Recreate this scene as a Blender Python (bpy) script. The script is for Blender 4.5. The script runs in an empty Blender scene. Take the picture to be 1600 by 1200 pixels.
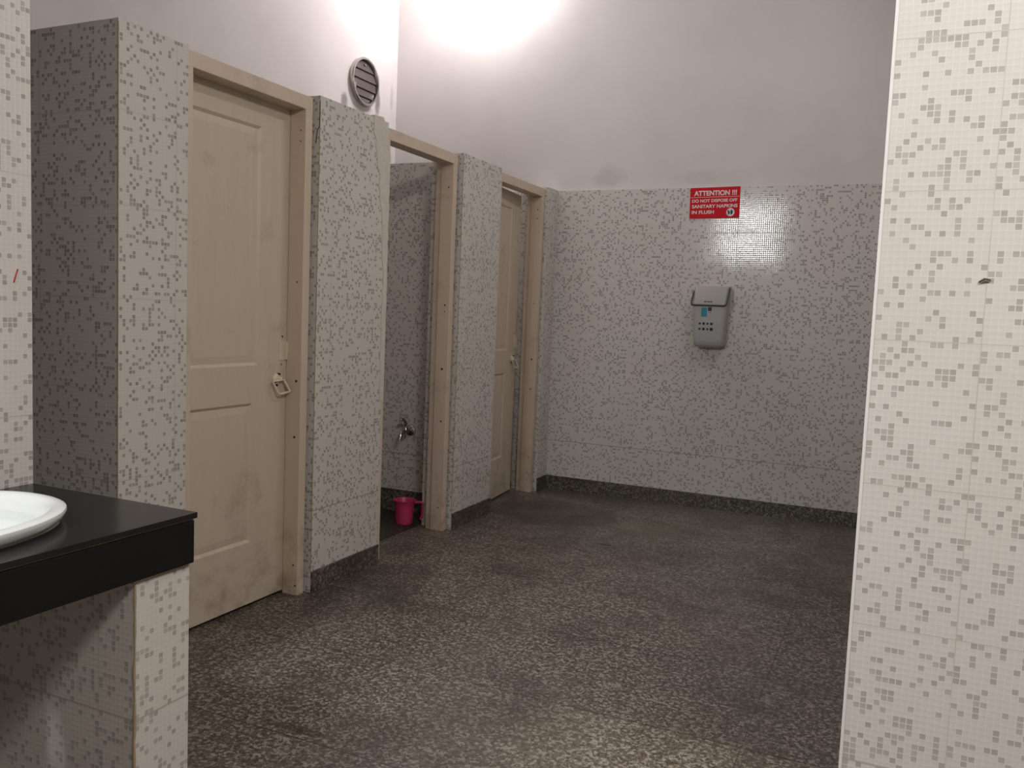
import bpy, bmesh, math, random
from mathutils import Vector, Matrix
random.seed(7)
SC = bpy.context.scene
COL = SC.collection
PI = math.pi

# ------------------------------------------------------------------ camera
YAW, PITCH, ROLL, ZC, FPX = 24.2842, -4.7888, 2.3205, 1.294, 1329.39
def cam_axes():
    y, p, r = map(math.radians, (YAW, PITCH, ROLL))
    fw = Vector((-math.sin(y)*math.cos(p), math.cos(y)*math.cos(p), math.sin(p)))
    rt = Vector((math.cos(y), math.sin(y), 0)); up = rt.cross(fw)
    return fw, rt*math.cos(r)+up*math.sin(r), -rt*math.sin(r)+up*math.cos(r)
fw, rt, up = cam_axes()
cd = bpy.data.cameras.new('camera'); cam = bpy.data.objects.new('camera', cd); COL.objects.link(cam)
cd.sensor_fit = 'HORIZONTAL'; cd.sensor_width = 36; cd.lens = FPX*36/1600; cd.clip_start = 0.02
M = Matrix((rt, up, -fw)).transposed().to_4x4(); M.translation = Vector((0, 0, ZC)); cam.matrix_world = M
SC.camera = cam

# ------------------------------------------------------------------ world, view
w = bpy.data.worlds.new('world'); SC.world = w; w.use_nodes = True
w.node_tree.nodes['Background'].inputs[0].default_value = (0.75, 0.85, 1.0, 1)
w.node_tree.nodes['Background'].inputs[1].default_value = 0.3
SC.view_settings.view_transform = 'Standard'; SC.view_settings.look = 'None'
SC.view_settings.gamma = 1; SC.view_settings.use_curve_mapping = False
SC.view_settings.exposure = 0.0

def area(name, loc, target, sx, sy, power, color):
    l = bpy.data.lights.new(name, 'AREA'); l.shape = 'RECTANGLE'; l.size = sx; l.size_y = sy
    l.energy = power; l.color = color
    o = bpy.data.objects.new(name, l); COL.objects.link(o); o.location = loc
    o.rotation_euler = (Vector(target)-Vector(loc)).to_track_quat('-Z', 'Y').to_euler()
    return o
BULB_POWER, TUBE_POWER, WIN_POWER = 48, 50, 42
CEIL = 4.15
XB_L, XRW_L, INNER_POWER = -2.033, -0.051, 12
# light fitting above the basin mirror
area('mirror_light_glow', (-1.93, -.03, 2.49), (-1.2, 3.4, 1.3), 0.24, 0.20, WIN_POWER, (0.95, 0.975, 1.0))
# tube light hanging over the wash area
area('tube_light_glow', (0.85, 0.42, 3.02), (-0.45, 1.5, 0.5), 1.15, 0.05, TUBE_POWER, (1.0, 0.955, 0.90))
# second tube on the inner side of the right wall, hidden by the wall end
area('inner_tube_glow', (XRW_L-.08, 4.1, 3.55), (-2.3, 4.1, 1.9), 1.15, 0.06, INNER_POWER, (1.0, 0.955, 0.92))
pl = bpy.data.lights.new('bulb_glow', 'POINT'); pl.energy = BULB_POWER; pl.shadow_soft_size = 0.05; pl.color = (1.0, 0.975, 0.985)
po = bpy.data.objects.new('bulb_glow', pl); COL.objects.link(po); po.location = (-2.95, 5.61, 3.86)

# ------------------------------------------------------------------ measured places (metres)
XS, XF = -2.333, -2.355          # tiled column faces, door frame faces
XR = -3.75                       # rear wall of the stalls
YC1, YC2 = 2.011, 2.307          # near column
F1 = (2.307, 3.030); P2 = (3.052, 3.589)
F2 = (3.600, 4.349); P3 = (4.3745, 4.887)
F3 = (4.900, 5.655); P4 = (5.672, 5.859)
B = 5.859; HT = 2.19; HF = 2.176; BB = 0.097
YR, XRW = 1.94, -0.051           # right tiled wall
ZT, XCF = 0.799, -1.465          # counter
XB, YEND = -2.033, 1.488         # tiled wall behind the basin and where it ends
YN, XE = -1.6, 3.0

# ------------------------------------------------------------------ helpers
def tag(o, label=None, cat=None, group=None, kind=None):
    if label: o['label'] = label
    if cat: o['category'] = cat
    if group: o['group'] = group
    if kind: o['kind'] = kind
    return o
def finish(bm, uv=True):
    bmesh.ops.recalc_face_normals(bm, faces=bm.faces)
    if uv:
        lay = bm.loops.layers.uv.verify()
        for f in bm.faces:
            n = f.normal
            for l in f.loops:
                c = l.vert.co
                if abs(n.z) > 0.7: l[lay].uv = (c.x, c.y)
                elif abs(n.x) > abs(n.y): l[lay].uv = (c.y, c.z)
                else: l[lay].uv = (c.x, c.z)
def obj(name, bm, mat, parent=None, loc=None, bevel=0, smooth=False, seg=2):
    finish(bm)
    me = bpy.data.meshes.new(name); bm.to_mesh(me); bm.free()
    o = bpy.data.objects.new(name, me); COL.objects.link(o)
    for m in (mat if isinstance(mat, (list, tuple)) else [mat]): me.materials.append(m)
    if loc is not None: o.location = loc
    if parent: o.parent = parent
    if bevel:
        b = o.modifiers.new('bevel', 'BEVEL'); b.width = bevel; b.segments = seg; b.limit_method = 'ANGLE'; b.angle_limit = 0.6
    if smooth:
        for p in me.polygons: p.use_smooth = True
        try:
            me.set_sharp_from_angle(angle=math.radians(40))
        except Exception: pass
    return o
def empty(name, loc=(0, 0, 0), rz=0):
    o = bpy.data.objects.new(name, None); COL.objects.link(o); o.location = loc; o.rotation_euler = (0, 0, rz)
    o.empty_display_size = 0.1
    return o
def box(bm, x0, x1, y0, y1, z0, z1, mi=0):
    r = bmesh.ops.create_cube(bm, size=1)
    for v in r['verts']:
        v.co = Vector((x0+(v.co.x+.5)*(x1-x0), y0+(v.co.y+.5)*(y1-y0), z0+(v.co.z+.5)*(z1-z0)))
    for f in {f for v in r['verts'] for f in v.link_faces}: f.material_index = mi
    return r['verts']
def bx(*a):
    bm = bmesh.new(); box(bm, *a); return bm
def prism(bm, pts, axis, a, b):
    """extrude a 2D outline along an axis; pts are the two other coordinates in order"""
    def mk(p, t):
        return {'x': (t, p[0], p[1]), 'y': (p[0], t, p[1]), 'z': (p[0], p[1], t)}[axis]
    A = [bm.verts.new(mk(p, a)) for p in pts]; Bv = [bm.verts.new(mk(p, b)) for p in pts]
    n = len(pts)
    bm.faces.new(A); bm.faces.new(Bv[::-1])
    for i in range(n): bm.faces.new((A[i], A[(i+1) % n], Bv[(i+1) % n], Bv[i]))
def lathe(bm, prof, seg=32, center=(0, 0, 0), axis='z', sx=1, sy=1, cap=True):
    rings = []
    cx, cy, cz = center
    for r, h in prof:
        ring = []
        for i in range(seg):
            a = 2*PI*i/seg; u, v = r*math.cos(a)*sx, r*math.sin(a)*sy
            co = {'z': (u, v, h), 'y': (u, h, v), 'x': (h, u, v)}[axis]
            ring.append(bm.verts.new((co[0]+cx, co[1]+cy, co[2]+cz)))
        rings.append(ring)
    for a, b in zip(rings, rings[1:]):
        for i in range(seg): bm.faces.new((a[i], a[(i+1) % seg], b[(i+1) % seg], b[i]))
    if cap:
        bm.faces.new(rings[0]); bm.faces.new(rings[-1][::-1])
def tube(bm, pts, rad, seg=12, closed=False):
    pts = [Vector(p) for p in pts]; n = len(pts); rings = []
    prev = None
    for i, p in enumerate(pts):
        if closed: t = (pts[(i+1) % n]-pts[i-1]).normalized()
        else: t = (pts[min(i+1, n-1)]-pts[max(i-1, 0)]).normalized()
        if prev is None:
            a = Vector((0, 0, 1)) if abs(t.z) < .9 else Vector((1, 0, 0)); u = t.cross(a).normalized()
        else: u = (prev-t*prev.dot(t)).normalized()
        prev = u; v = t.cross(u)
        r = rad[i] if isinstance(rad, (list, tuple)) else rad
        rings.append([bm.verts.new(p+(u*math.cos(2*PI*k/seg)+v*math.sin(2*PI*k/seg))*r) for k in range(seg)])
    pairs = list(zip(rings, rings[1:]))+([(rings[-1], rings[0])] if closed else [])
    for a, b in pairs:
        for k in range(seg): bm.faces.new((a[k], a[(k+1) % seg], b[(k+1) % seg], b[k]))
    if not closed: bm.faces.new(rings[0]); bm.faces.new(rings[-1][::-1])
def rounded(pts, r, n=4):
    """round the corners of a 3D polyline"""
    pts = [Vector(p) for p in pts]; out = [pts[0]]
    for a, b, c in zip(pts, pts[1:], pts[2:]):
        p0 = b+(a-b).normalized()*r; p1 = b+(c-b).normalized()*r
        for k in range(n+1):
            t = k/n; out.append(p0*(1-t)**2+b*2*t*(1-t)+p1*t*t)
    out.append(pts[-1]); return out

# ------------------------------------------------------------------ node helpers
class NT:
    def __init__(s, name):
        s.m = bpy.data.materials.new(name); s.m.use_nodes = True; s.t = s.m.node_tree; s.b = s.t.nodes['Principled BSDF']
    def n(s, typ, **kw):
        nd = s.t.nodes.new(typ)
        for k, v in kw.items(): setattr(nd, k, v)
        return nd
    def set(s, sock, v):
        if isinstance(v, bpy.types.NodeSocket): s.t.links.new(v, sock)
        else: sock.default_value = v
    def math(s, op, a, b=0.0, c=None, clamp=False):
        nd = s.n('ShaderNodeMath', operation=op); nd.use_clamp = clamp
        s.set(nd.inputs[0], a); s.set(nd.inputs[1], b)
        if c is not None: s.set(nd.inputs[2], c)
        return nd.outputs[0]
    def vm(s, op, a, b=(0, 0, 0), scale=None):
        nd = s.n('ShaderNodeVectorMath', operation=op); s.set(nd.inputs[0], a); s.set(nd.inputs[1], b)
        if scale is not None: s.set(nd.inputs['Scale'], scale)
        return nd.outputs['Value'] if op in ('LENGTH', 'DOT_PRODUCT', 'DISTANCE') else nd.outputs['Vector']
    def mix(s, f, a, b):
        nd = s.n('ShaderNodeMix', data_type='RGBA'); s.set(nd.inputs[0], f); s.set(nd.inputs[6], a); s.set(nd.inputs[7], b)
        return nd.outputs[2]
    def step(s, v, a, b):
        nd = s.n('ShaderNodeMapRange', interpolation_type='SMOOTHSTEP'); s.set(nd.inputs[0], v)
        nd.inputs[1].default_value = a; nd.inputs[2].default_value = b
        return nd.outputs[0]
    def noise(s, vec, scale, detail=2, rough=.5, out=0):
        nd = s.n('ShaderNodeTexNoise'); s.set(nd.inputs['Vector'], vec); nd.inputs['Scale'].default_value = scale
        nd.inputs['Detail'].default_value = detail; nd.inputs['Roughness'].default_value = rough
        return nd.outputs[out]
    def pos(s):
        return s.n('ShaderNodeNewGeometry').outputs['Position']
    def xyz(s, v):
        nd = s.n('ShaderNodeSeparateXYZ'); s.set(nd.inputs[0], v); return nd.outputs
    def comb(s, x, y, z):
        nd = s.n('ShaderNodeCombineXYZ'); s.set(nd.inputs[0], x); s.set(nd.inputs[1], y); s.set(nd.inputs[2], z); return nd.outputs[0]
def rgb(r, g, b):
    f = lambda c: (c/255/12.92 if c/255 <= .04045 else ((c/255+.055)/1.055)**2.4)
    return (f(r), f(g), f(b), 1)
def simple(name, col, rough=.5, metal=0, var=0.06, scale=12, bump=0.0, spec=.5):
    k = NT(name); p = k.pos()
    nz = k.noise(p, scale, 4, .6)
    dark = tuple(c*(1-var*2.2) for c in col[:3])+(1,)
    lite = tuple(min(1, c*(1+var)) for c in col[:3])+(1,)
    k.set(k.b.inputs['Base Color'], k.mix(nz, dark, lite))
    k.b.inputs['Metallic'].default_value = metal
    k.set(k.b.inputs['Roughness'], k.math('ADD', k.math('MULTIPLY', nz, .12), rough-.06))
    k.b.inputs['Specular IOR Level'].default_value = spec
    if bump:
        bn = k.n('ShaderNodeBump'); bn.inputs['Strength'].default_value = bump; bn.inputs['Distance'].default_value = .002
        k.set(bn.inputs['Height'], k.noise(p, scale*6, 3)); k.set(k.b.inputs['Normal'], bn.outputs[0])
    return k.m

CELL = 0.305/23
TV_L = 0.065
def tile_material(name, jc=(128, 112, 98), ja=.48, du=0.0, dv=0.069, cols=34, base=(204, 199, 193), dark=(148, 144, 138), wash=0.0):
    """glazed wall tile printed with a mosaic of small squares, some of them grey"""
    k = NT(name)
    uv = k.n('ShaderNodeUVMap').outputs[0]
    o = k.xyz(uv)
    u = k.math('ADD', o[0], 100*CELL*cols-du); v = k.math('ADD', o[1], 100*CELL*23-dv)
    cu = k.math('DIVIDE', u, CELL); cv = k.math('DIVIDE', v, CELL)
    iu = k.math('FLOOR', cu); iv = k.math('FLOOR', cv)
    fu = k.math('FRACT', cu); fv = k.math('FRACT', cv)
    wn = k.n('ShaderNodeTexWhiteNoise', noise_dimensions='2D'); k.set(wn.inputs['Vector'], k.comb(iu, iv, 0))
    cl = k.noise(k.comb(iu, iv, 0), 0.31, 1)
    val = k.math('ADD', wn.outputs[0], k.math('MULTIPLY', cl, 0.22))
    on = k.math('GREATER_THAN', val, 0.868)
    eu = k.math('ABSOLUTE', k.math('SUBTRACT', fu, .5)); ev = k.math('ABSOLUTE', k.math('SUBTRACT', fv, .5))
    e = k.math('MAXIMUM', eu, ev)
    inside = k.step(e, .455, .40)
    wn2 = k.n('ShaderNodeTexWhiteNoise', noise_dimensions='3D'); k.set(wn2.inputs['Vector'], k.comb(iu, iv, 7))
    tone = k.math('MULTIPLY_ADD', wn2.outputs[0], .35, .65)
    fac = k.math('MULTIPLY', k.math('MULTIPLY', on, inside), tone)
    b = rgb(*base); lite = tuple(min(1, c*1.06) for c in b[:3])+(1,)
    col = k.mix(inside, lite, b)
    col = k.mix(fac, col, rgb(*dark))
    # joints between tiles
    tu = k.math('FRACT', k.math('DIVIDE', u, CELL*cols)); tv = k.math('FRACT', k.math('DIVIDE', v, CELL*23))
    ju = k.math('LESS_THAN', k.math('ABSOLUTE', k.math('SUBTRACT', tu, .5)), .5-.0011/(CELL*cols)*1.0)
    jv = k.math('LESS_THAN', k.math('ABSOLUTE', k.math('SUBTRACT', tv, .5)), .5-.0011/(CELL*23)*1.0)
    joint = k.math('SUBTRACT', 1.0, k.math('MULTIPLY', ju, jv))
    p = k.pos()
    dirt = k.noise(p, 2.3, 3)
    low = k.step(k.xyz(p)[2], .50, .38)
    jf = k.math('MAXIMUM', k.math('MULTIPLY', joint, k.step(dirt, .25, .62)), k.math('MULTIPLY', k.math('MULTIPLY', k.math('SUBTRACT', 1.0, k.math('LESS_THAN', k.math('ABSOLUTE', k.math('SUBTRACT', tv, .5)), .5-.0024/(CELL*23))), low), 1.3))
    col = k.mix(k.math('MULTIPLY', jf, ja), col, rgb(*jc))
    # dull film and grime on the glaze, its own shape
    grime = k.step(k.noise(p, 1.1, 5, .6), .46, .78)
    col = k.mix(k.math('MULTIPLY', grime, .16), col, rgb(150, 132, 112))
    k.set(k.b.inputs['Base Color'], col)
    k.set(k.b.inputs['Roughness'], k.math('MULTIPLY_ADD', joint, .6, .10))
    k.b.inputs['Specular IOR Level'].default_value = .3
    # pillowed little squares: tilt the normal in both directions
    g = k.n('ShaderNodeNewGeometry'); N = g.outputs['Normal']
    T = k.vm('NORMALIZE', k.vm('CROSS_PRODUCT', (0, 0, 1), N))
    wob = k.noise(p, 9, 2)
    amp = k.math('MULTIPLY_ADD', wob, .020, .016)
    su = k.math('MULTIPLY', k.math('SINE', k.math('MULTIPLY', fu, 2*PI)), amp)
    sv = k.math('MULTIPLY', k.math('SINE', k.math('MULTIPLY', fv, 2*PI)), amp)
    N2 = k.vm('NORMALIZE', k.vm('ADD', N, k.vm('ADD', k.vm('SCALE', T, scale=su), k.vm('SCALE', (0, 0, 1), scale=sv))))
    k.set(k.b.inputs['Normal'], N2)
    return k.m

def paint_material():
    k = NT('white_wall_paint'); p = k.pos(); o = k.xyz(p)
    n1 = k.noise(p, 1.6, 4, .55)
    col = k.mix(k.step(n1, .35, .75), rgb(213, 207, 206), rgb(205, 198, 196))
    def blob(cx, cy, cz, rx, ry, rz, strength, c):
        q = k.vm('DIVIDE', k.vm('SUBTRACT', p, (cx, cy, cz)), (rx, ry, rz))
        d = k.math('ADD', k.vm('LENGTH', q), k.math('MULTIPLY', k.math('SUBTRACT', k.noise(p, 14, 3), .5), .9))
        return k.mix(k.math('MULTIPLY', k.step(d, 1.0, .35), strength), c[0], c[1])
    soot = rgb(70, 62, 58)
    col = blob(XR, 5.175, 2.76, .2, .055, .09, .6, (col, soot))
    col = blob(XR, 5.60, 2.87, .2, .05, .13, .7, (col, soot))
    col = blob(XR, 5.60, 3.01, .2, .04, .05, .6, (col, soot))
    col = blob(XR, 5.40, 2.76, .2, .17, .06, .35, (col, soot))
    col = blob(XR, 5.80, 2.93, .2, .03, .12, .22, (col, soot))
    col = blob(-1.95, B, 2.28, .16, .2, .10, .22, (col, rgb(150, 140, 132)))
    col = blob(-1.30, B, 2.26, .22, .2, .06, .16, (col, rgb(150, 140, 132)))
    k.set(k.b.inputs['Base Color'], col); k.b.inputs['Roughness'].default_value = .75
    k.b.inputs['Specular IOR Level'].default_value = .3
    bn = k.n('ShaderNodeBump'); bn.inputs['Strength'].default_value = .25; bn.inputs['Distance'].default_value = .004
    k.set(bn.inputs['Height'], k.noise(p, 7, 4)); k.set(k.b.inputs['Normal'], bn.outputs[0])
    return k.m

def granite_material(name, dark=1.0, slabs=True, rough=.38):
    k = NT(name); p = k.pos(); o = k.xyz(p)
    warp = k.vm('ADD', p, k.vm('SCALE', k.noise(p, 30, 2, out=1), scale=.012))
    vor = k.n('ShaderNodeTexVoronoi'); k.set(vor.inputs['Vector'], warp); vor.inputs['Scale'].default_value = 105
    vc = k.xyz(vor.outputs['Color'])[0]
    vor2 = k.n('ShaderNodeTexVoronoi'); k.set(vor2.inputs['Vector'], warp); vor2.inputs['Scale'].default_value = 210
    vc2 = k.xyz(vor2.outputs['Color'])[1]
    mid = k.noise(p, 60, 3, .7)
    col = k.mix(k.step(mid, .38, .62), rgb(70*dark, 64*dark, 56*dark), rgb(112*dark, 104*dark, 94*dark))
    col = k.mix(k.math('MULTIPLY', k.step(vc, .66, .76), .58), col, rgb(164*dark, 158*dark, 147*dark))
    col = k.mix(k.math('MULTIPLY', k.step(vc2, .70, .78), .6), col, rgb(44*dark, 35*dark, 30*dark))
    if slabs:
        W, D = 1.83, .598
        sx = k.math('DIVIDE', k.math('ADD', o[0], 10*W+.35), W); sy = k.math('DIVIDE', k.math('ADD', o[1], 10*D-.19), D)
        wn = k.n('ShaderNodeTexWhiteNoise', noise_dimensions='2D'); k.set(wn.inputs['Vector'], k.comb(k.math('FLOOR', sx), k.math('FLOOR', sy), 0))
        tone = k.math('MULTIPLY_ADD', wn.outputs[0], .28, .84)
        col = k.mix(1.0, (0, 0, 0, 1), col)
        sc = k.n('ShaderNodeMix', data_type='RGBA', blend_type='MULTIPLY'); sc.inputs[0].default_value = 1
        k.set(sc.inputs[6], col); k.set(sc.inputs[7], k.comb(tone, tone, tone)); col = sc.outputs[2]
        jx = k.math('LESS_THAN', k.math('ABSOLUTE', k.math('SUBTRACT', k.math('FRACT', sx), .5)), .5-.0016/W)
        jn = k.math('MULTIPLY', k.math('SUBTRACT', k.noise(p, 25, 3), .5), .002)
        jy = k.math('LESS_THAN', k.math('ABSOLUTE', k.math('SUBTRACT', k.math('FRACT', sy), .5)), k.math('ADD', .5-.0028/D, jn))
        joint = k.math('SUBTRACT', 1.0, k.math('MULTIPLY', jx, jy))
        col = k.mix(k.math('MULTIPLY', joint, .75), col, rgb(40, 33, 27))
    # worn and ochre patches, old dirt
    w1 = k.step(k.noise(p, 1.5, 4, .6), .42, .68)
    col = k.mix(k.math('MULTIPLY', w1, .38), col, rgb(78*dark, 70*dark, 58*dark))
    w2 = k.step(k.noise(k.vm('ADD', p, (9.3, 4.1, 0)), 2.1, 4, .6), .5, .68)
    col = k.mix(k.math('MULTIPLY', w2, .42), col, rgb(52*dark, 48*dark, 44*dark))
    if slabs:
        def patch(cx, cy, rx, ry, amt, c, nz=.45, sc=6):
            q = k.vm('DIVIDE', k.vm('SUBTRACT', p, (cx, cy, 0)), (rx, ry, 1))
            d = k.math('ADD', k.vm('LENGTH', q), k.math('MULTIPLY', k.math('SUBTRACT', k.noise(p, sc, 3), .5), nz))
            return k.mix(k.math('MULTIPLY', k.step(d, 1.0, .8), amt), col, rgb(*c))
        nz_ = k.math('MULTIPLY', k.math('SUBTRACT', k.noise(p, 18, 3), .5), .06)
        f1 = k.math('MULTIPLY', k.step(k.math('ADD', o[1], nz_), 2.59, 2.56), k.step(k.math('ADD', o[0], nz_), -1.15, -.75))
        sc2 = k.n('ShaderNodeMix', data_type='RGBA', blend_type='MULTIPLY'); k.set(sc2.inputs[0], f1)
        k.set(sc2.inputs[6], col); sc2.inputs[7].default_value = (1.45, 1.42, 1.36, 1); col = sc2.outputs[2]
        col = patch(-1.95, 5.12, .45, .36, .62, (66, 62, 57), .9, 4)
        col = patch(-1.32, 5.05, .26, .2, .35, (104, 99, 84))
        col = patch(-2.15, 3.25, .25, .5, .35, (52, 44, 36), .8, 4)
        col = patch(-1.60, 2.03, .13, .022, .6, (36, 30, 24), 1.3, 16)
        col = patch(-1.44, 4.57, .05, .018, .8, (35, 32, 28), .6, 20)
    k.set(k.b.inputs['Base Color'], col)
    k.set(k.b.inputs['Roughness'], k.math('MULTIPLY_ADD', w1, .2, rough))
    k.b.inputs['Specular IOR Level'].default_value = .4
    bn = k.n('ShaderNodeBump'); bn.inputs['Strength'].default_value = .2; bn.inputs['Distance'].default_value = .001
    k.set(bn.inputs['Height'], mid); k.set(k.b.inputs['Normal'], bn.outputs[0])
    return k.m

def door_paint(name, c=(200, 187, 169), red=0.0):
    k = NT(name); p = k.pos(); o = k.xyz(p)
    st = k.noise(k.vm('MULTIPLY', p, (14, 14, 1.3)), 1.5, 4, .6)
    a = rgb(*c); d = tuple(x*.96 for x in a[:3])+(1,)
    col = k.mix(k.step(st, .35, .7), a, d)
    sm = k.step(k.noise(p, 5, 5, .65), .56, .74)
    col = k.mix(k.math('MULTIPLY', sm, .3), col, rgb(140, 118, 92))
    low = k.math('MULTIPLY', k.step(o[2], .55, .02), k.step(k.noise(p, 9, 4, .6), .42, .72))
    col = k.mix(k.math('MULTIPLY', low, .45), col, rgb(122, 92, 66))
    k.set(k.b.inputs['Base Color'], col)
    k.set(k.b.inputs['Roughness'], k.math('MULTIPLY_ADD', sm, .2, .42)); k.b.inputs['Specular IOR Level'].default_value = .4
    bn = k.n('ShaderNodeBump'); bn.inputs['Strength'].default_value = .3; bn.inputs['Distance'].default_value = .0015
    k.set(bn.inputs['Height'], k.noise(k.vm('MULTIPLY', p, (6, 6, 1)), 20, 3)); k.set(k.b.inputs['Normal'], bn.outputs[0])
    return k.m

MT = tile_material('mosaic_tile_glazed')
MT_R = tile_material('mosaic_tile_right_wall', jc=(160, 146, 136), du=0.151, dv=0.049, base=(208, 203, 197), dark=(168, 164, 158))
MT_B = tile_material('mosaic_tile_back_wall', du=-1.031, dv=0.057)
MT_L = tile_material('mosaic_tile_basin_wall', du=YEND, dv=TV_L, dark=(158, 154, 148))
MP = paint_material()
MG = granite_material('speckled_granite_floor')
MGB = granite_material('speckled_granite_skirting', .92, False, .3)
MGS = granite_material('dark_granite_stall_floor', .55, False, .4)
MD = door_paint('cream_door_paint')
MJ = door_paint('cream_frame_paint', (204, 187, 168))
MHOLE = simple('dark_hole', rgb(28, 20, 14), .8)
MBLK = simple('polished_black_granite', rgb(17, 17, 19), .2, var=.25, scale=160, spec=.5)
MEDGE = simple('rough_black_granite_edge', rgb(10, 10, 11), .5, var=.25, scale=90, spec=.35, bump=.2)
MCER = simple('white_glazed_ceramic', rgb(214, 216, 214), .12, var=.01, spec=.6)
MCHR = simple('chromed_brass', rgb(190, 186, 180), .18, 1.0)
MSTEEL = simple('tarnished_steel', rgb(196, 190, 184), .22, 1.0, var=.12)
MHAND = simple('ivory_painted_metal', rgb(214, 201, 178), .35)
MPINK = simple('pink_plastic', rgb(196, 58, 106), .35, var=.04)
MPLAST = simple('plaster_and_putty', rgb(206, 200, 189), .8, var=.08, scale=25, bump=.5)
MRED = simple('red_vinyl', rgb(200, 24, 36), .62, var=.03, spec=.2)
MWH = simple('white_vinyl', rgb(225, 220, 218), .6, var=.01, spec=.2)
MBK = simple('black_ink', rgb(24, 24, 26), .5, var=.02)
MBIN = simple('light_grey_plastic', rgb(172, 170, 168), .4, var=.03)
MBIN2 = simple('grey_plastic_lid', rgb(158, 155, 150), .4, var=.03)
MDG = simple('dark_grey_plastic', rgb(52, 52, 60), .4)
MTEAL = simple('teal_sticker', rgb(40, 140, 150), .4)
MNAVY = simple('navy_sticker', rgb(30, 36, 74), .4)
MLOUV = simple('dusty_brown_grey_plastic', rgb(88, 78, 76), .45, var=.1)
MDARKV = simple('fan_duct_dark', rgb(40, 36, 36), .7)
MGROUT = simple('yellowed_cement_grout', rgb(176, 154, 122), .85, var=.15, scale=40)
MREDPAINT = simple('red_paint_smear', rgb(176, 70, 62), .5, var=.2, scale=60)
def emis(name, col, s):
    k = NT(name); k.b.inputs['Emission Color'].default_value = col; k.b.inputs['Emission Strength'].default_value = s
    k.set(k.b.inputs['Base Color'], k.mix(k.noise(k.pos(), 3), (.8, .8, .8, 1), (.78, .78, .78, 1)))
    return k.m
MBULB = emis('glowing_bulb_glass', (1, .97, .94, 1), 14)
MTUBE = emis('glowing_tube_glass', (1, .97, .92, 1), 6)
MSKY = emis('bright_frosted_panel', (.93, .97, 1, 1), 16)

# ------------------------------------------------------------------ the room shell
def structure(name, bm, mat, label, cat, **kw):
    return tag(obj(name, bm, mat, **kw), label, cat, kind='structure')
structure('floor', bx(XR-.2, XE+.2, YN-.2, B+.3, -.12, 0), MG, 'speckled grey granite slab floor of the washroom', 'floor')
structure('ceiling', bx(XR-.2, XE+.2, YN-.2, B+.3, CEIL, CEIL+.15), MP, 'white painted ceiling above the whole washroom', 'ceiling')
bm = bmesh.new(); box(bm, XR-.2, XE+.2, B+.012, B+.2, 0, CEIL, 0)
wb = structure('wall_back', bm, MP, 'far white wall with a dado of mosaic tile and a red notice', 'wall')
obj('tile_dado', bx(XR+.012, XRW, B, B+.012, 0, HT), MT_B, wb)
wl = structure('wall_left', bx(XR-.2, XR, YN, B+.012, 0, CEIL), MP, 'white rear wall of the toilet stalls with a round exhaust fan', 'wall')
obj('tile_dado', bx(XR, XR+.012, YC1+.1, B, 0, HT), MT, wl)
structure('wall_basin_side', bx(XB-.15, XB, YN, YEND, 0, CEIL), MT_L, 'tiled wall behind the washbasin counter, marked with a red smear', 'wall')
bm = bmesh.new(); box(bm, XRW, XE, YR, YR+.15, 0, CEIL); box(bm, XRW, XRW+.15, YR+.15, B+.012, 0, CEIL)
wr = structure('wall_right', bm, MT_R, 'large mosaic tiled wall end at the right, close to the viewer', 'wall')
structure('wall_east', bx(XE, XE+.2, YN, YR, 0, CEIL), MP, 'white painted side wall of the wash area', 'wall')
structure('wall_near', bx(XR-.2, XE+.2, YN-.2, YN, 0, CEIL), MP, 'white painted wall behind the viewer', 'wall')
# paler bevelled tile edge down the corner of the right wall
obj('corner_trim', bx(XRW-.003, XRW+.003, YR-.0015, YR+.004, 0, CEIL), MWH, wr)

# light fittings out of view
ml = empty('mirror_light', (-1.93, -.05, 2.49)); tag(ml, 'square white light panel on a bracket above the basin', 'light')
ml.rotation_euler = (math.radians(-19), 0, math.radians(-12))
obj('housing', bx(-.165, .165, -.045, 0, -.135, .135), MWH, ml, bevel=.006)
obj('diffuser', bx(-.15, .15, 0, .006, -.12, .12), MSKY, ml)
bm = bmesh.new(); tube(bm, [(0, -.03, 0), (-.112, -.045, 0)], .012, 10); obj('bracket', bm, MSTEEL, ml)
tl = empty('tube_light', (.85, .42, 3.1)); tag(tl, 'long fluorescent tube fitting hanging over the wash area', 'light')
obj('housing', bx(-.62, .62, -.04, .04, 0, .05), MWH, tl, bevel=.005)
for sx in (-.4, .4):
    bm = bmesh.new(); tube(bm, [(sx, 0, .05), (sx, 0, CEIL-3.1)], .006); obj('hanger', bm, MSTEEL, tl)
bm = bmesh.new(); tube(bm, [(-.59, 0, -.025), (.59, 0, -.025)], .014, 16)
obj('glass_tube', bm, MTUBE, tl, smooth=True)

it = empty('wall_tube_light', (XRW, 4.1, 3.55)); tag(it, 'long fluorescent tube fitting high on the inner side of the right wall', 'light')
obj('housing', bx(-.035, -.001, -.62, .62, -.03, .03), MWH, it, bevel=.005)
bm = bmesh.new(); tube(bm, [(-.052, -.59, 0), (-.052, .59, 0)], .014, 16); obj('glass_tube', bm, MTUBE, it, smooth=True)
# bulb holder on the back wall, just above the frame, its light washes the wall
bl = empty('wall_bulb', (-2.95, B+.012, 3.97)); tag(bl, 'bare glowing bulb on a bracket high on the white far wall', 'light')
bm = bmesh.new(); lathe(bm, [(.045, 0), (.045, -.02), (.02, -.03)], 24, axis='y')
tube(bm, rounded([(0, -.02, 0), (0, -.26, 0), (0, -.26, -.04)], .03), .009); obj('bracket', bm, MWH, bl, smooth=True)
bm = bmesh.new(); lathe(bm, [(.02, -.03), (.022, -.07)], 20, (0, -.26, 0)); obj('holder', bm, MBK, bl, smooth=True)

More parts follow.
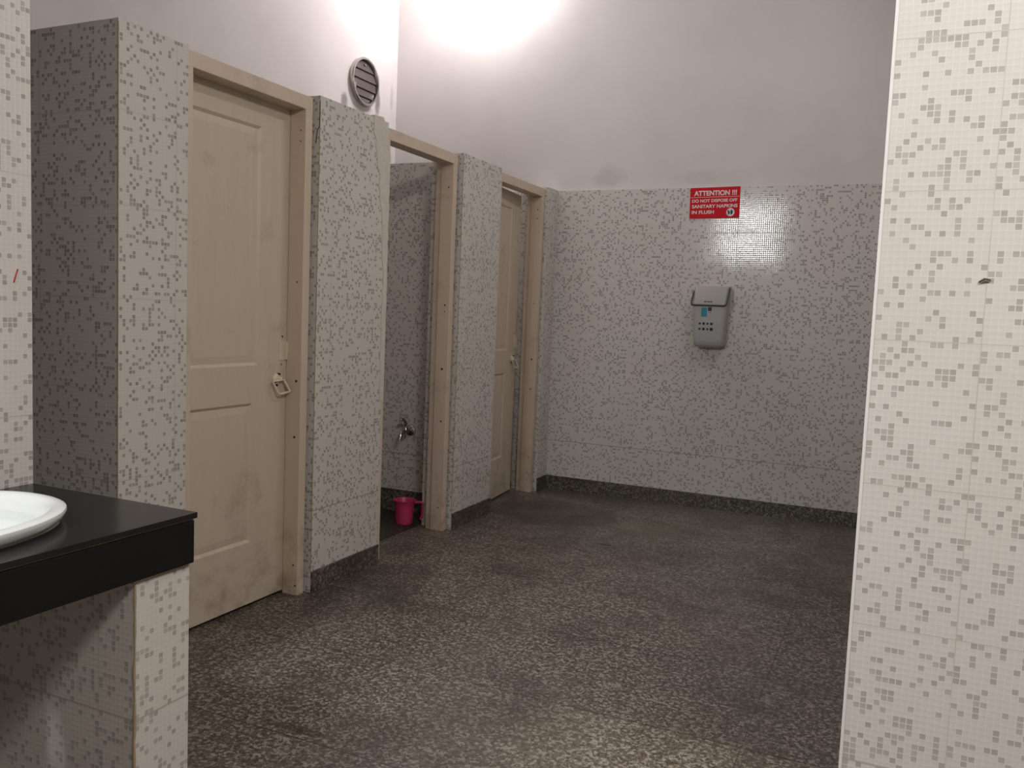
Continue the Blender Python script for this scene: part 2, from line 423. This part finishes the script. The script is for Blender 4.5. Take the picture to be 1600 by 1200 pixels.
# ------------------------------------------------------------------ stall columns and partitions
def column(name, y0, y1, py0, py1, label, skirt=True, depth=.20, side=True):
    bm = bmesh.new()
    pts = [(XS, y0), (XS, y1), (XS-depth, y1)]
    if py0 is None: pts += [(XS-depth, y0)]
    else:
        if abs(py1-y1) > .002: pts += [(XS-depth, py1)]
        else: pts = pts[:2]
        pts += [(XR+.012, py1), (XR+.012, py0)]
        if abs(py0-y0) > .002: pts += [(XS-depth, py0), (XS-depth, y0)]
    prism(bm, pts, 'z', 0, HT if name != 'wall_near_column' else 2.180)
    return structure(name, bm, MT, label, 'wall')
c1 = column('wall_near_column', YC1, YC2, YC1, YC1+.1, 'mosaic tiled column and partition beside the black counter')
c2 = column('wall_middle_column', P2[0], P2[1], 3.27, 3.37, 'mosaic tiled column with broken plaster edge between first and second stall')
c3 = column('wall_far_column', P3[0], P3[1], 4.60, 4.70, 'mosaic tiled column between the open stall and the farthest door')
c4 = column('wall_corner_column', P4[0], P4[1], None, None, 'narrow mosaic tiled column in the corner beside the far wall')
# thin dark joint where corner tiles meet
for c, y, nm in ((c1, YC1, 0), (c2, P2[0], 1), (c3, P3[0], 1)):
    h = 2.17
    obj('corner_joint', bx(XS-.0015, XS+.0012, y-.0012, y+.0015, BB, h), MGROUT, c)

def skirting(name, bms, label): return structure(name, bms, MGB, label, 'skirting')
T = .009
for nm, (y0, y1), lab in (('baseboard_middle_column', P2, 'granite skirting at the foot of the middle tiled column'),
                          ('baseboard_far_column', P3, 'granite skirting at the foot of the column beside the farthest door'),
                          ('baseboard_corner_column', P4, 'short granite skirting at the foot of the corner column')):
    skirting(nm, bx(XS, XS+T, y0, y1-(0 if nm != 'baseboard_corner_column' else .012), 0, BB), lab)
skirting('baseboard_back', bx(XS, XRW, B-.012, B, 0, BB), 'long granite skirting along the far tiled wall')
skirting('baseboard_stall', bx(XR+.012, XS-.20, 4.588, 4.60, 0, .14), 'dark granite skirting inside the open stall behind the pink mug')
# darker stall floor sheets
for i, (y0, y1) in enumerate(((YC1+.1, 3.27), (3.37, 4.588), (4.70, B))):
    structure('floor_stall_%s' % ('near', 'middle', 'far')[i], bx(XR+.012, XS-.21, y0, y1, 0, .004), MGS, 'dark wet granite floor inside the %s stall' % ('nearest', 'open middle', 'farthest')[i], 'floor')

# broken plaster edge on the middle column (tile fallen off, rough putty)
rnd = random.Random(3)
outer, inner = [], []
z = 2.178
zs = [2.178-.03*i for i in range(46)]
for i, zz in enumerate(zs):
    t = i/45
    outer.append((P2[1]+.010+rnd.uniform(-.006, .008)*(1.2-t), zz))
    wdt = (.125*(1-t)**3.2+.012) if zz > 1.5 else .02
    inner.append((P2[1]-wdt+rnd.uniform(-.012, .012)*(1-t), zz))
outer[0] = (P2[1]-.052, 2.204); outer[1] = (P2[1]-.036, 2.172); outer[2] = (P2[1]+.002, 2.150); outer[3] = (P2[1]-.008, 2.118); inner[0] = (P2[1]-.13, 2.199)
bm = bmesh.new()
vo = [[bm.verts.new((x, y, zz)) for y, zz in outer] for x in (XS+.006, XS-.02)]
vi = [[bm.verts.new((x, y, zz)) for y, zz in inner] for x in (XS+.003, XS-.02)]
for i in range(45):
    bm.faces.new((vo[0][i], vo[0][i+1], vi[0][i+1], vi[0][i]))
    bm.faces.new((vo[1][i], vo[1][i+1], vo[0][i+1], vo[0][i]))
    bm.faces.new((vi[1][i], vi[1][i+1], vo[1][i+1], vo[1][i]))
    bm.faces.new((vi[0][i], vi[0][i+1], vi[1][i+1], vi[1][i]))
for k in (0, 45): bm.faces.new((vo[0][k], vi[0][k], vi[1][k], vo[1][k]))
tag(obj('broken_plaster_edge', bm, MPLAST, c2), 'rough grey plaster where the tile edge has broken away')

# crack in the side strip of the middle column, near its top
bm = bmesh.new()
pts = [(XS-.001, P2[0]-.0006, 2.165), (XS-.001, P2[0]-.0006, 2.06), (XS-.012, P2[0]-.0006, 2.045), (XS-.020, P2[0]-.0006, 1.99)]
tube(bm, pts, .0018, 6)
obj('crack', bm, MHOLE, c2)

# ------------------------------------------------------------------ doors
def frame(root, y0, y1, holes):
    """painted wooden frame: two rebated jambs and a head"""
    jw, fd, rb = .045, .082, .012
    xb = XF-.12
    bm = bmesh.new()
    prism(bm, [(XF, y0), (XF, y0+jw), (XF-fd, y0+jw), (XF-fd, y0+jw-rb), (xb, y0+jw-rb), (xb, y0)], 'z', 0, HF-.001)
    obj('jamb', bm, MJ, root, bevel=.003)
    bm = bmesh.new()
    prism(bm, [(XF, y1), (XF, y1-jw), (XF-fd, y1-jw), (XF-fd, y1-jw+rb), (xb, y1-jw+rb), (xb, y1)], 'z', 0, HF-.001)
    j = obj('jamb', bm, MJ, root, bevel=.003)
    bm = bmesh.new()
    for i, (xx, zz, r) in enumerate(holes):
        lathe(bm, [(r, 0), (r, -.0012)], 10, (xx, y1-jw, zz), 'y')
    obj('screw_hole', bm, MHOLE, j)
    bm = bmesh.new()
    prism(bm, [(XF+.001, HF), (XF+.001, HF-.058), (XF-fd, HF-.058), (XF-fd, HF-.046), (xb, HF-.046), (xb, HF)], 'y', y0+.0005, y1-.0005)
    obj('head', bm, MJ, root, bevel=.003)

def leaf(parent, L, H, mat, name='leaf'):
    """panelled door leaf in its own space: hinge edge at the origin, +y along the leaf, +x to the corridor"""
    th = .034
    bm = bmesh.new()
    rects = [(.055, .462, 1.02, 2.0), (.05, .43, .27, .862)]
    rects = [(a*L/.648, b*L/.648, c, d) for a, b, c, d in rects]
    ys = sorted({0, L, *[r[0] for r in rects], *[r[1] for r in rects]}); zs_ = sorted({0.004, H, *[r[2] for r in rects], *[r[3] for r in rects]})
    def F(pts): return bm.faces.new([bm.verts.new(p) for p in pts])
    def inside(y, z): return any(a < y < b and c < z < d for a, b, c, d in rects)
    for y0, y1 in zip(ys, ys[1:]):
        for z0, z1 in zip(zs_, zs_[1:]):
            if not inside((y0+y1)/2, (z0+z1)/2): F([(0, y0, z0), (0, y1, z0), (0, y1, z1), (0, y0, z1)])
    for a, b, c, d in rects:
        s, dp, rs, up_ = .012, .010, .03, .004
        R = lambda o, x: [(x, a+o, c+o), (x, b-o, c+o), (x, b-o, d-o), (x, a+o, d-o)]
        rings = [R(0, 0), R(s, -dp), R(s+rs, -dp+up_)]
        for A, Bq in zip(rings, rings[1:]):
            for i in range(4): F([A[i], A[(i+1) % 4], Bq[(i+1) % 4], Bq[i]])
        F(rings[-1])
    F([(-th, 0, .004), (-th, 0, H), (-th, L, H), (-th, L, .004)])
    F([(0, 0, .004), (0, 0, H), (-th, 0, H), (-th, 0, .004)]); F([(0, L, .004), (-th, L, .004), (-th, L, H), (0, L, H)])
    F([(0, 0, H), (0, L, H), (-th, L, H), (-th, 0, H)]); F([(0, 0, .004), (-th, 0, .004), (-th, L, .004), (0, L, .004)])
    bmesh.ops.remove_doubles(bm, verts=bm.verts, dist=1e-5)
    lf = obj(name, bm, mat, parent)
    # bail handle on a round rose
    hy, hz = L-.075, .955
    bm = bmesh.new()
    lathe(bm, [(.024, 0), (.024, .004), (.018, .010), (.008, .013)], 24, (0, hy, hz), 'x')
    lathe(bm, [(.012, 0), (.012, .006), (.006, .012)], 16, (0, hy+.032, hz-.002), 'x')
    tube(bm, [(.016, hy-.040, hz-.008), (.016, hy+.034, hz-.004)], .0045, 10)
    tube(bm, rounded([(.016, hy-.040, hz-.008), (.026, hy-.012, hz-.064), (.032, hy+.058, hz-.056), (.016, hy+.032, hz-.004)], .01), .005, 10)
    h = obj('handle', bm, MHAND, lf, smooth=True); h['label'] = 'ivory bail handle'
    bm = bmesh.new()
    for q in ((hy+.010, hz+.022), (hy+.032, hz-.002), (hy-.016, hz-.010), (hy-.006, hz-.026)): lathe(bm, [(.0045, .0), (.0045, .0138)], 10, (0, q[0], q[1]), 'x')
    obj('screw', bm, MHOLE, h)
    # small ivory keep plate with pulled-out tongue above
    bm = bmesh.new(); box(bm, 0, .003, L-.060, L-.012, hz+.08, hz+.165); box(bm, .003, .010, L-.024, L-.008, hz+.082, hz+.160)
    obj('latch_plate', bm, MHAND, lf, bevel=.0015)
    bm = bmesh.new()
    for q in ((L-.040, hz+.185), (L-.036, hz+.182), (L-.042, hz+.062)): lathe(bm, [(.0035, 0), (.0035, .0008)], 10, (0, q[0], q[1]), 'x')
    obj('screw_hole', bm, MHOLE, lf)
    return lf

d1 = tag(empty('door_1'), 'nearest closed cream panelled door with ivory bail handle, behind the counter', 'door', kind='structure')
frame(d1, *F1, [(-2.38, 2.031, .003), (-2.38, 1.986, .003), (-2.385, 1.388, .0035), (-2.38, .958, .0055), (-2.385, .711, .005), (-2.378, .137, .004), (-2.366, .045, .004)])
lf = leaf(d1, F1[1]-F1[0]-.068, 2.112, MD); lf.location = (-2.438, F1[0]+.034, .012)
d2 = tag(empty('door_2'), 'cream door frame standing open with no door, pink mug inside', 'door', kind='structure')
frame(d2, *F2, [(-2.385, 1.988, .004), (-2.385, 1.321, .005), (-2.385, 1.284, .0035), (-2.39, .953, .0065), (-2.385, .649, .005), (-2.385, .139, .004)])
d3 = tag(empty('door_3'), 'farthest cream panelled door standing slightly ajar', 'door', kind='structure')
frame(d3, *F3, [(-2.385, 2.027, .004), (-2.385, 1.964, .004), (-2.385, 1.366, .004), (-2.385, .966, .006), (-2.385, .753, .005), (-2.38, .26, .004), (-2.38, .145, .004)])
lf = leaf(d3, .625, 2.105, MD); lf.location = (-2.440, 4.948, .012); lf.rotation_euler = (0, 0, math.radians(5.2))

# ------------------------------------------------------------------ counter
ct = tag(empty('vanity_counter', (-1.75, .7, 0)), 'black granite washbasin counter on a mosaic tiled block at the left', 'counter')
ox, oy = -1.75, .7
def rel(*a):
    x0, x1, y0, y1, z0, z1 = a; return bx(x0-ox, x1-ox, y0-oy, y1-oy, z0, z1)
Y0C = -.9
def oval(a, b, ex=2.2, seg=72):
    out = []
    for i in range(seg):
        t = 2*PI*i/seg; c, s_ = math.cos(t), math.sin(t); r = (abs(c)**ex+abs(s_)**ex)**(-1/ex)
        out.append((c*r*a, s_*r*b))
    return out
BX, BY, BA, BBX = -1.779, .988, .244, .342     # basin centre and half axes
bm = bmesh.new()
for zc_, flip in ((ZT-.013, 1), (ZT, 0)):
    o4 = [bm.verts.new((x-ox, y-oy, zc_)) for x, y in ((XB+.001, Y0C), (XCF, Y0C), (XCF, YEND-.001), (XB+.001, YEND-.001))]
    hl = [bm.verts.new((BX+x-ox, BY+y-oy, zc_)) for x, y in oval(BA-.012, BBX-.012)]
    es = [bm.edges.new((l[i], l[(i+1) % len(l)])) for l in (o4, hl) for i in range(len(l))]
    bmesh.ops.triangle_fill(bm, use_beauty=True, edges=es)
    if flip: low = (o4, hl)
for A, Bq in zip(low, (o4, hl)):
    for i in range(len(A)): bm.faces.new((A[i], A[(i+1) % len(A)], Bq[(i+1) % len(A)], Bq[i]))
o = obj('countertop', bm, MBLK, ct); o['label'] = 'polished black granite top'
o = obj('apron', rel(XCF-.021, XCF-.006, Y0C, YEND-.003, .678, ZT-.018), MEDGE, ct, bevel=.003); o['label'] = 'black granite fascia'
obj('grout_line', rel(XCF-.019, XCF-.010, Y0C, YEND-.003, ZT-.018, ZT-.013), MGROUT, ct)
bm = bmesh.new(); box(bm, XB+.001-ox, XCF-.022-ox, 1.328-oy, YEND-.003-oy, 0, .667)
o = obj('tiled_support', bm, MT_R, ct); o['label'] = 'mosaic tiled block'
bm = bmesh.new(); n = 40; rr = random.Random(5)
box(bm, XB+.001-ox, XCF-.020-ox, 1.323-oy, YEND-.004-oy, .667, .678)
obj('mortar_bed', bm, MGROUT, ct, bevel=.003)
bm = bmesh.new()
pts = [(XCF-.0218-ox, 1.3278-oy+rr.uniform(-.0012, .0012), 0.667-.0333*i) for i in range(21)]
tube(bm, pts, [.0026+rr.uniform(-.0008, .001) for _ in pts], 6); obj('corner_grout', bm, MGROUT, ct)

# ------------------------------------------------------------------ washbasin
wbn = tag(empty('washbasin', (BX, BY, ZT)), 'white oval ceramic washbasin set into the black counter', 'washbasin')
def oval_rings(bm, prof, a, b, ex=2.2, seg=72, cap=False):
    rings = []
    for inset, h in prof:
        ring = []
        for i in range(seg):
            t = 2*PI*i/seg; c, s_ = math.cos(t), math.sin(t)
            r = (abs(c)**ex+abs(s_)**ex)**(-1/ex)
            ring.append(bm.verts.new((c*r*max(a-inset, .004), s_*r*max(b-inset, .004), h)))
        rings.append(ring)
    for A, Bq in zip(rings, rings[1:]):
        for i in range(seg): bm.faces.new((A[i], A[(i+1) % seg], Bq[(i+1) % seg], Bq[i]))
    return rings
bm = bmesh.new()
oval_rings(bm, [(0.0585, 0.0009), (0.0234, 0.0009), (0.0140, 0.0027), (0.0062, 0.0108), (0.0016, 0.0198), (0.0000, 0.0252), (0.0016, 0.0297), (0.0078, 0.0333), (0.0172, 0.0342), (0.0281, 0.0324), (0.0374, 0.0270),
                (0.0437, 0.0162), (0.0515, -0.0054), (0.0702, -0.0405), (0.1014, -0.0720), (0.1482, -0.0900), (0.2028, -0.1008), (0.2340, -0.1035), (0.2340, -0.1125), (0.1404, -0.1035), (0.0858, -0.0792), (0.0624, -0.0450), (0.0585, 0.0009)], BA, BBX)
obj('basin', bm, MCER, wbn, smooth=True)
bm = bmesh.new(); lathe(bm, [(.026, -.104), (.026, -.098), (.014, -.101), (.012, -.11)], 24); obj('drain', bm, MCHR, wbn, smooth=True)

# ------------------------------------------------------------------ red notice
yb = B
sg = tag(empty('notice_sign', (-1.197, yb-.001, 2.088), 0), 'red ATTENTION notice with white lettering on the far tiled wall', 'sign')
sg.rotation_euler = (0, math.radians(-0.9), 0)
SW, SH = .334, .206
bm = bmesh.new(); box(bm, -SW/2, SW/2, -.004, 0, -SH/2, SH/2); obj('board', bm, MRED, sg)
def text(body, x, z, width, height, y, mat, parent, name='lettering', off=.012):
    cu = bpy.data.curves.new(name, 'FONT'); cu.body = body; cu.size = 1; cu.extrude = .01; cu.offset = off
    to = bpy.data.objects.new(name, cu); COL.objects.link(to)
    me = bpy.data.meshes.new_from_object(to.evaluated_get(bpy.context.evaluated_depsgraph_get()))
    COL.objects.unlink(to); bpy.data.objects.remove(to)
    xs = [v.co.x for v in me.vertices]; ys = [v.co.y for v in me.vertices]
    x0, x1, y0, y1 = min(xs), max(xs), min(ys), max(ys)
    for v in me.vertices:
        v.co = Vector((x+(v.co.x-x0)/(x1-x0)*width, y-(v.co.z+.01)*.02, z+(v.co.y-y0)/(y1-y0)*height))
    me.materials.clear(); me.materials.append(mat)
    o = bpy.data.objects.new(name, me); COL.objects.link(o); o.parent = parent
    return o
text('ATTENTION !!!', -.140, .048, .285, .034, -.004, MWH, sg, off=.03)
text('DO NOT DISPOSE OFF', -.152, .004, .302, .021, -.004, MWH, sg, off=.022)
text('SANITARY NAPKINS', -.152, -.034, .305, .023, -.004, MWH, sg, off=.022)
text('IN FLUSH', -.152, -.073, .150, .023, -.004, MWH, sg, off=.022)
obj('rule_line', bx(-SW/2+.004, SW/2-.004, -.0048, -.004, .037, .0395), MWH, sg)
bm = bmesh.new(); lathe(bm, [(.027, -.004), (.027, -.0048)], 32, (.108, 0, -.066), 'y'); obj('emblem', bm, MWH, sg)
bm = bmesh.new()   # hand dropping a napkin: palm, fingers, slip
prism(bm, [(.088, -.052), (.094, -.050), (.097, -.060), (.101, -.053), (.104, -.063), (.104, -.076), (.098, -.083), (.092, -.078)], 'y', -.0052, -.0048)
prism(bm, [(.109, -.053), (.116, -.048), (.124, -.060), (.121, -.078), (.112, -.082), (.108, -.070)], 'y', -.0052, -.0048)
obj('pictogram', bm, MBK, sg)

# ------------------------------------------------------------------ wall bin
bn = tag(empty('sanitary_bin', (-1.168, B, 1.115)), 'light grey plastic bin hung on the far tiled wall below the notice', 'bin')
def bin_sections(bm, secs, n=6):
    """stack of rounded-rectangle sections: (z, half width, front depth, corner radius)"""
    rings = []
    for z_, hw, dp, r in secs:
        pts = [(-hw, 0)]
        for k in range(n+1):
            t = PI/2*k/n; pts.append((-hw+r-r*math.cos(t), -dp+r-r*math.sin(t)))
        for k in range(n+1):
            t = PI/2*k/n; pts.append((hw-r+r*math.sin(t), -dp+r-r*math.cos(t)))
        pts.append((hw, 0))
        rings.append([bm.verts.new((x, y, z_)) for x, y in pts])
    for A, Bq in zip(rings, rings[1:]):
        m = len(A)
        for i in range(m): bm.faces.new((A[i], A[(i+1) % m], Bq[(i+1) % m], Bq[i]))
    bm.faces.new(rings[0]); bm.faces.new(rings[-1][::-1])
bm = bmesh.new()
bin_sections(bm, [(0, .078, .085, .02), (.006, .090, .102, .026), (.02, .098, .112, .03), (.05, .101, .118, .03), (.27, .112, .135, .028), (.278, .112, .135, .028)])
obj('body', bm, MBIN, bn, smooth=True)
bm = bmesh.new()
bin_sections(bm, [(.278, .113, .137, .026), (.285, .113, .136, .026), (.395, .114, .062, .018), (.408, .112, .050, .014), (.412, .106, .044, .012)])
obj('lid', bm, MBIN2, bn, smooth=True)
bm = bmesh.new()
tube(bm, rounded([(-.118, -.075, .372), (-.120, -.138, .280), (.114, -.142, .280), (.118, -.062, .402)], .02, 5), .0062, 10)
obj('handle', bm, MDG, bn, smooth=True)
def on_front(x0, x1, z0, z1, mat, name, t=.0012):
    y = lambda z_: -(.118+(z_-.05)/.22*.017)
    bm = bmesh.new()
    v = [bm.verts.new(p) for p in ((x0, y(z0)+.001, z0), (x1, y(z0)+.001, z0), (x1, y(z1)+.001, z1), (x0, y(z1)+.001, z1),
                                   (x0, y(z0)-t, z0), (x1, y(z0)-t, z0), (x1, y(z1)-t, z1), (x0, y(z1)-t, z1))]
    for f in ((0, 1, 2, 3), (4, 5, 6, 7), (0, 1, 5, 4), (1, 2, 6, 5), (2, 3, 7, 6), (3, 0, 4, 7)): bm.faces.new([v[i] for i in f])
    return obj(name, bm, mat, bn)
on_front(-.048, -.010, .205, .265, MTEAL, 'teal_sticker')
on_front(-.004, .020, .243, .268, MNAVY, 'navy_sticker')
on_front(-.002, .018, .231, .234, MDG, 'printed_line')
for r_ in range(2):
    for c_ in range(4):
        s_ = .0095 if (r_, c_) == (1, 3) else (.0078 if c_ % 2 else .0062)
        cx_, cz_ = -.055+.026*c_, .158-.036*r_
        on_front(cx_-s_, cx_+s_, cz_-s_, cz_+s_, MBK, 'printed_symbol')
bm = bmesh.new()
for x0, x1 in ((-.035, -.018), (-.012, .002), (.006, .018)): box(bm, x0, x1, -.1275, -.124, .303, .308)
obj('printed_words', bm, MBK, bn)

# ------------------------------------------------------------------ tap
tp = tag(empty('bib_tap', (-2.763, 4.60, .530)), 'chrome bib tap on the partition wall of the open stall', 'tap')
bm = bmesh.new(); lathe(bm, [(.036, 0), (.034, -.008), (.022, -.016), (.016, -.018)], 28, axis='y'); obj('flange', bm, MCHR, tp, smooth=True)
bm = bmesh.new()
pts = rounded([(0, -.012, 0), (0, -.112, 0), (0, -.132, -.055)], .025, 6)
tube(bm, pts, [.014]*(len(pts)-1)+[.011], 14); lathe(bm, [(.017, -.018), (.019, 0), (.015, .022), (.010, .030)], 20, (0, -.062, 0)); obj('body', bm, MCHR, tp, smooth=True)
bm = bmesh.new(); lathe(bm, [(.008, .028), (.011, .040), (.013, .046)], 16, (0, -.062, 0))
tube(bm, rounded([(0, -.062, .044), (0, -.070, .062), (0, -.112, .084), (0, -.122, .070)], .01, 3), .010, 10); obj('lever', bm, MCHR, tp, smooth=True)

# ------------------------------------------------------------------ pink mug
mg = tag(empty('bathing_mug', (-2.632, 4.335, .004)), 'pink plastic mug on the dark floor of the open stall', 'mug')
bm = bmesh.new(); lathe(bm, [(.046, 0), (.050, .004), (.058, .10), (.060, .128), (.068, .142), (.070, .146), (.066, .147), (.057, .130), (.047, .008), (.0, .007)], 40, cap=False)
bm.faces.new([v for v in bm.verts][:40])
obj('cup', bm, MPINK, mg, smooth=True)
bm = bmesh.new()
hd = math.radians(22)
hp = [(.060, 0, .132), (.112, 0, .134), (.108, 0, .040), (.100, 0, .034)]
hp = rounded([(x*math.cos(hd), x*math.sin(hd), z_) for x, _, z_ in hp], .014, 4)
tube(bm, hp, .0085, 10); obj('handle', bm, MPINK, mg, smooth=True)

# ------------------------------------------------------------------ exhaust fan in the rear wall
ef = tag(empty('exhaust_fan', (XR, 5.400, 2.952)), 'round louvred exhaust fan with steel rim set in the sooty white wall', 'fan')
R_ = .168
bm = bmesh.new(); lathe(bm, [(R_, 0), (R_+.004, .03), (R_, .036), (R_-.012, .036), (R_-.016, .028), (R_-.016, 0)], 56, axis='x', cap=False)
obj('rim', bm, MSTEEL, ef, smooth=True)
bm = bmesh.new(); lathe(bm, [(R_-.006, .001), (R_-.006, .004)], 48, axis='x'); obj('duct', bm, MDARKV, ef)
rs = R_-.018
for i, (z0, z1) in enumerate(((.079, rs-.003), (.012, .075), (-.054, .008), (-.110, -.058), (-rs+.003, -.114))):
    bm = bmesh.new(); pts = []
    nseg = 8
    for k in range(nseg+1):
        z_ = z0+(z1-z0)*k/nseg; pts.append((math.sqrt(max(rs*rs-z_*z_, .0001)), z_))
    poly = pts+[(-a, z_) for a, z_ in reversed(pts)]
    tilt = .009
    A = [bm.verts.new((.012+tilt*(z1-z_)/(z1-z0), y_, z_)) for y_, z_ in poly]; Bq = [bm.verts.new((.009+tilt*(z1-z_)/(z1-z0), y_, z_)) for y_, z_ in poly]
    bm.faces.new(A); bm.faces.new(Bq[::-1]); m = len(A)
    for k in range(m): bm.faces.new((A[k], A[(k+1) % m], Bq[(k+1) % m], Bq[k]))
    obj('louvre_slat', bm, MLOUV, ef)
obj('clip', bx(.018, .030, -.150, -.118, -.075, -.035), MSTEEL, ef, bevel=.002)
obj('clip', bx(.018, .026, -.01, .01, .115, .125), MSTEEL, ef, bevel=.002)

# ------------------------------------------------------------------ small marks
def smear(name, axis, pts, mat, label, cat):
    bm = bmesh.new()
    if axis == 'x': prism(bm, pts, 'x', XB, XB+.0006)
    else: prism(bm, pts, 'y', YR-.0006, YR)
    return tag(obj(name, bm, mat), label, cat)
smear('paint_smear', 'x', [(1.436, 1.318), (1.441, 1.319), (1.449, 1.346), (1.452, 1.352), (1.448, 1.354), (1.443, 1.340)], MREDPAINT, 'short red paint smear on the tiled wall above the basin', 'paint mark')
bm = bmesh.new()
tube(bm, [(.138, YR-.001, 1.392), (.146, YR-.006, 1.398), (.156, YR-.001, 1.396)], .003, 8)
tag(obj('broken_hook', bm, MSTEEL), 'tiny broken hook left on the right tiled wall', 'hook')
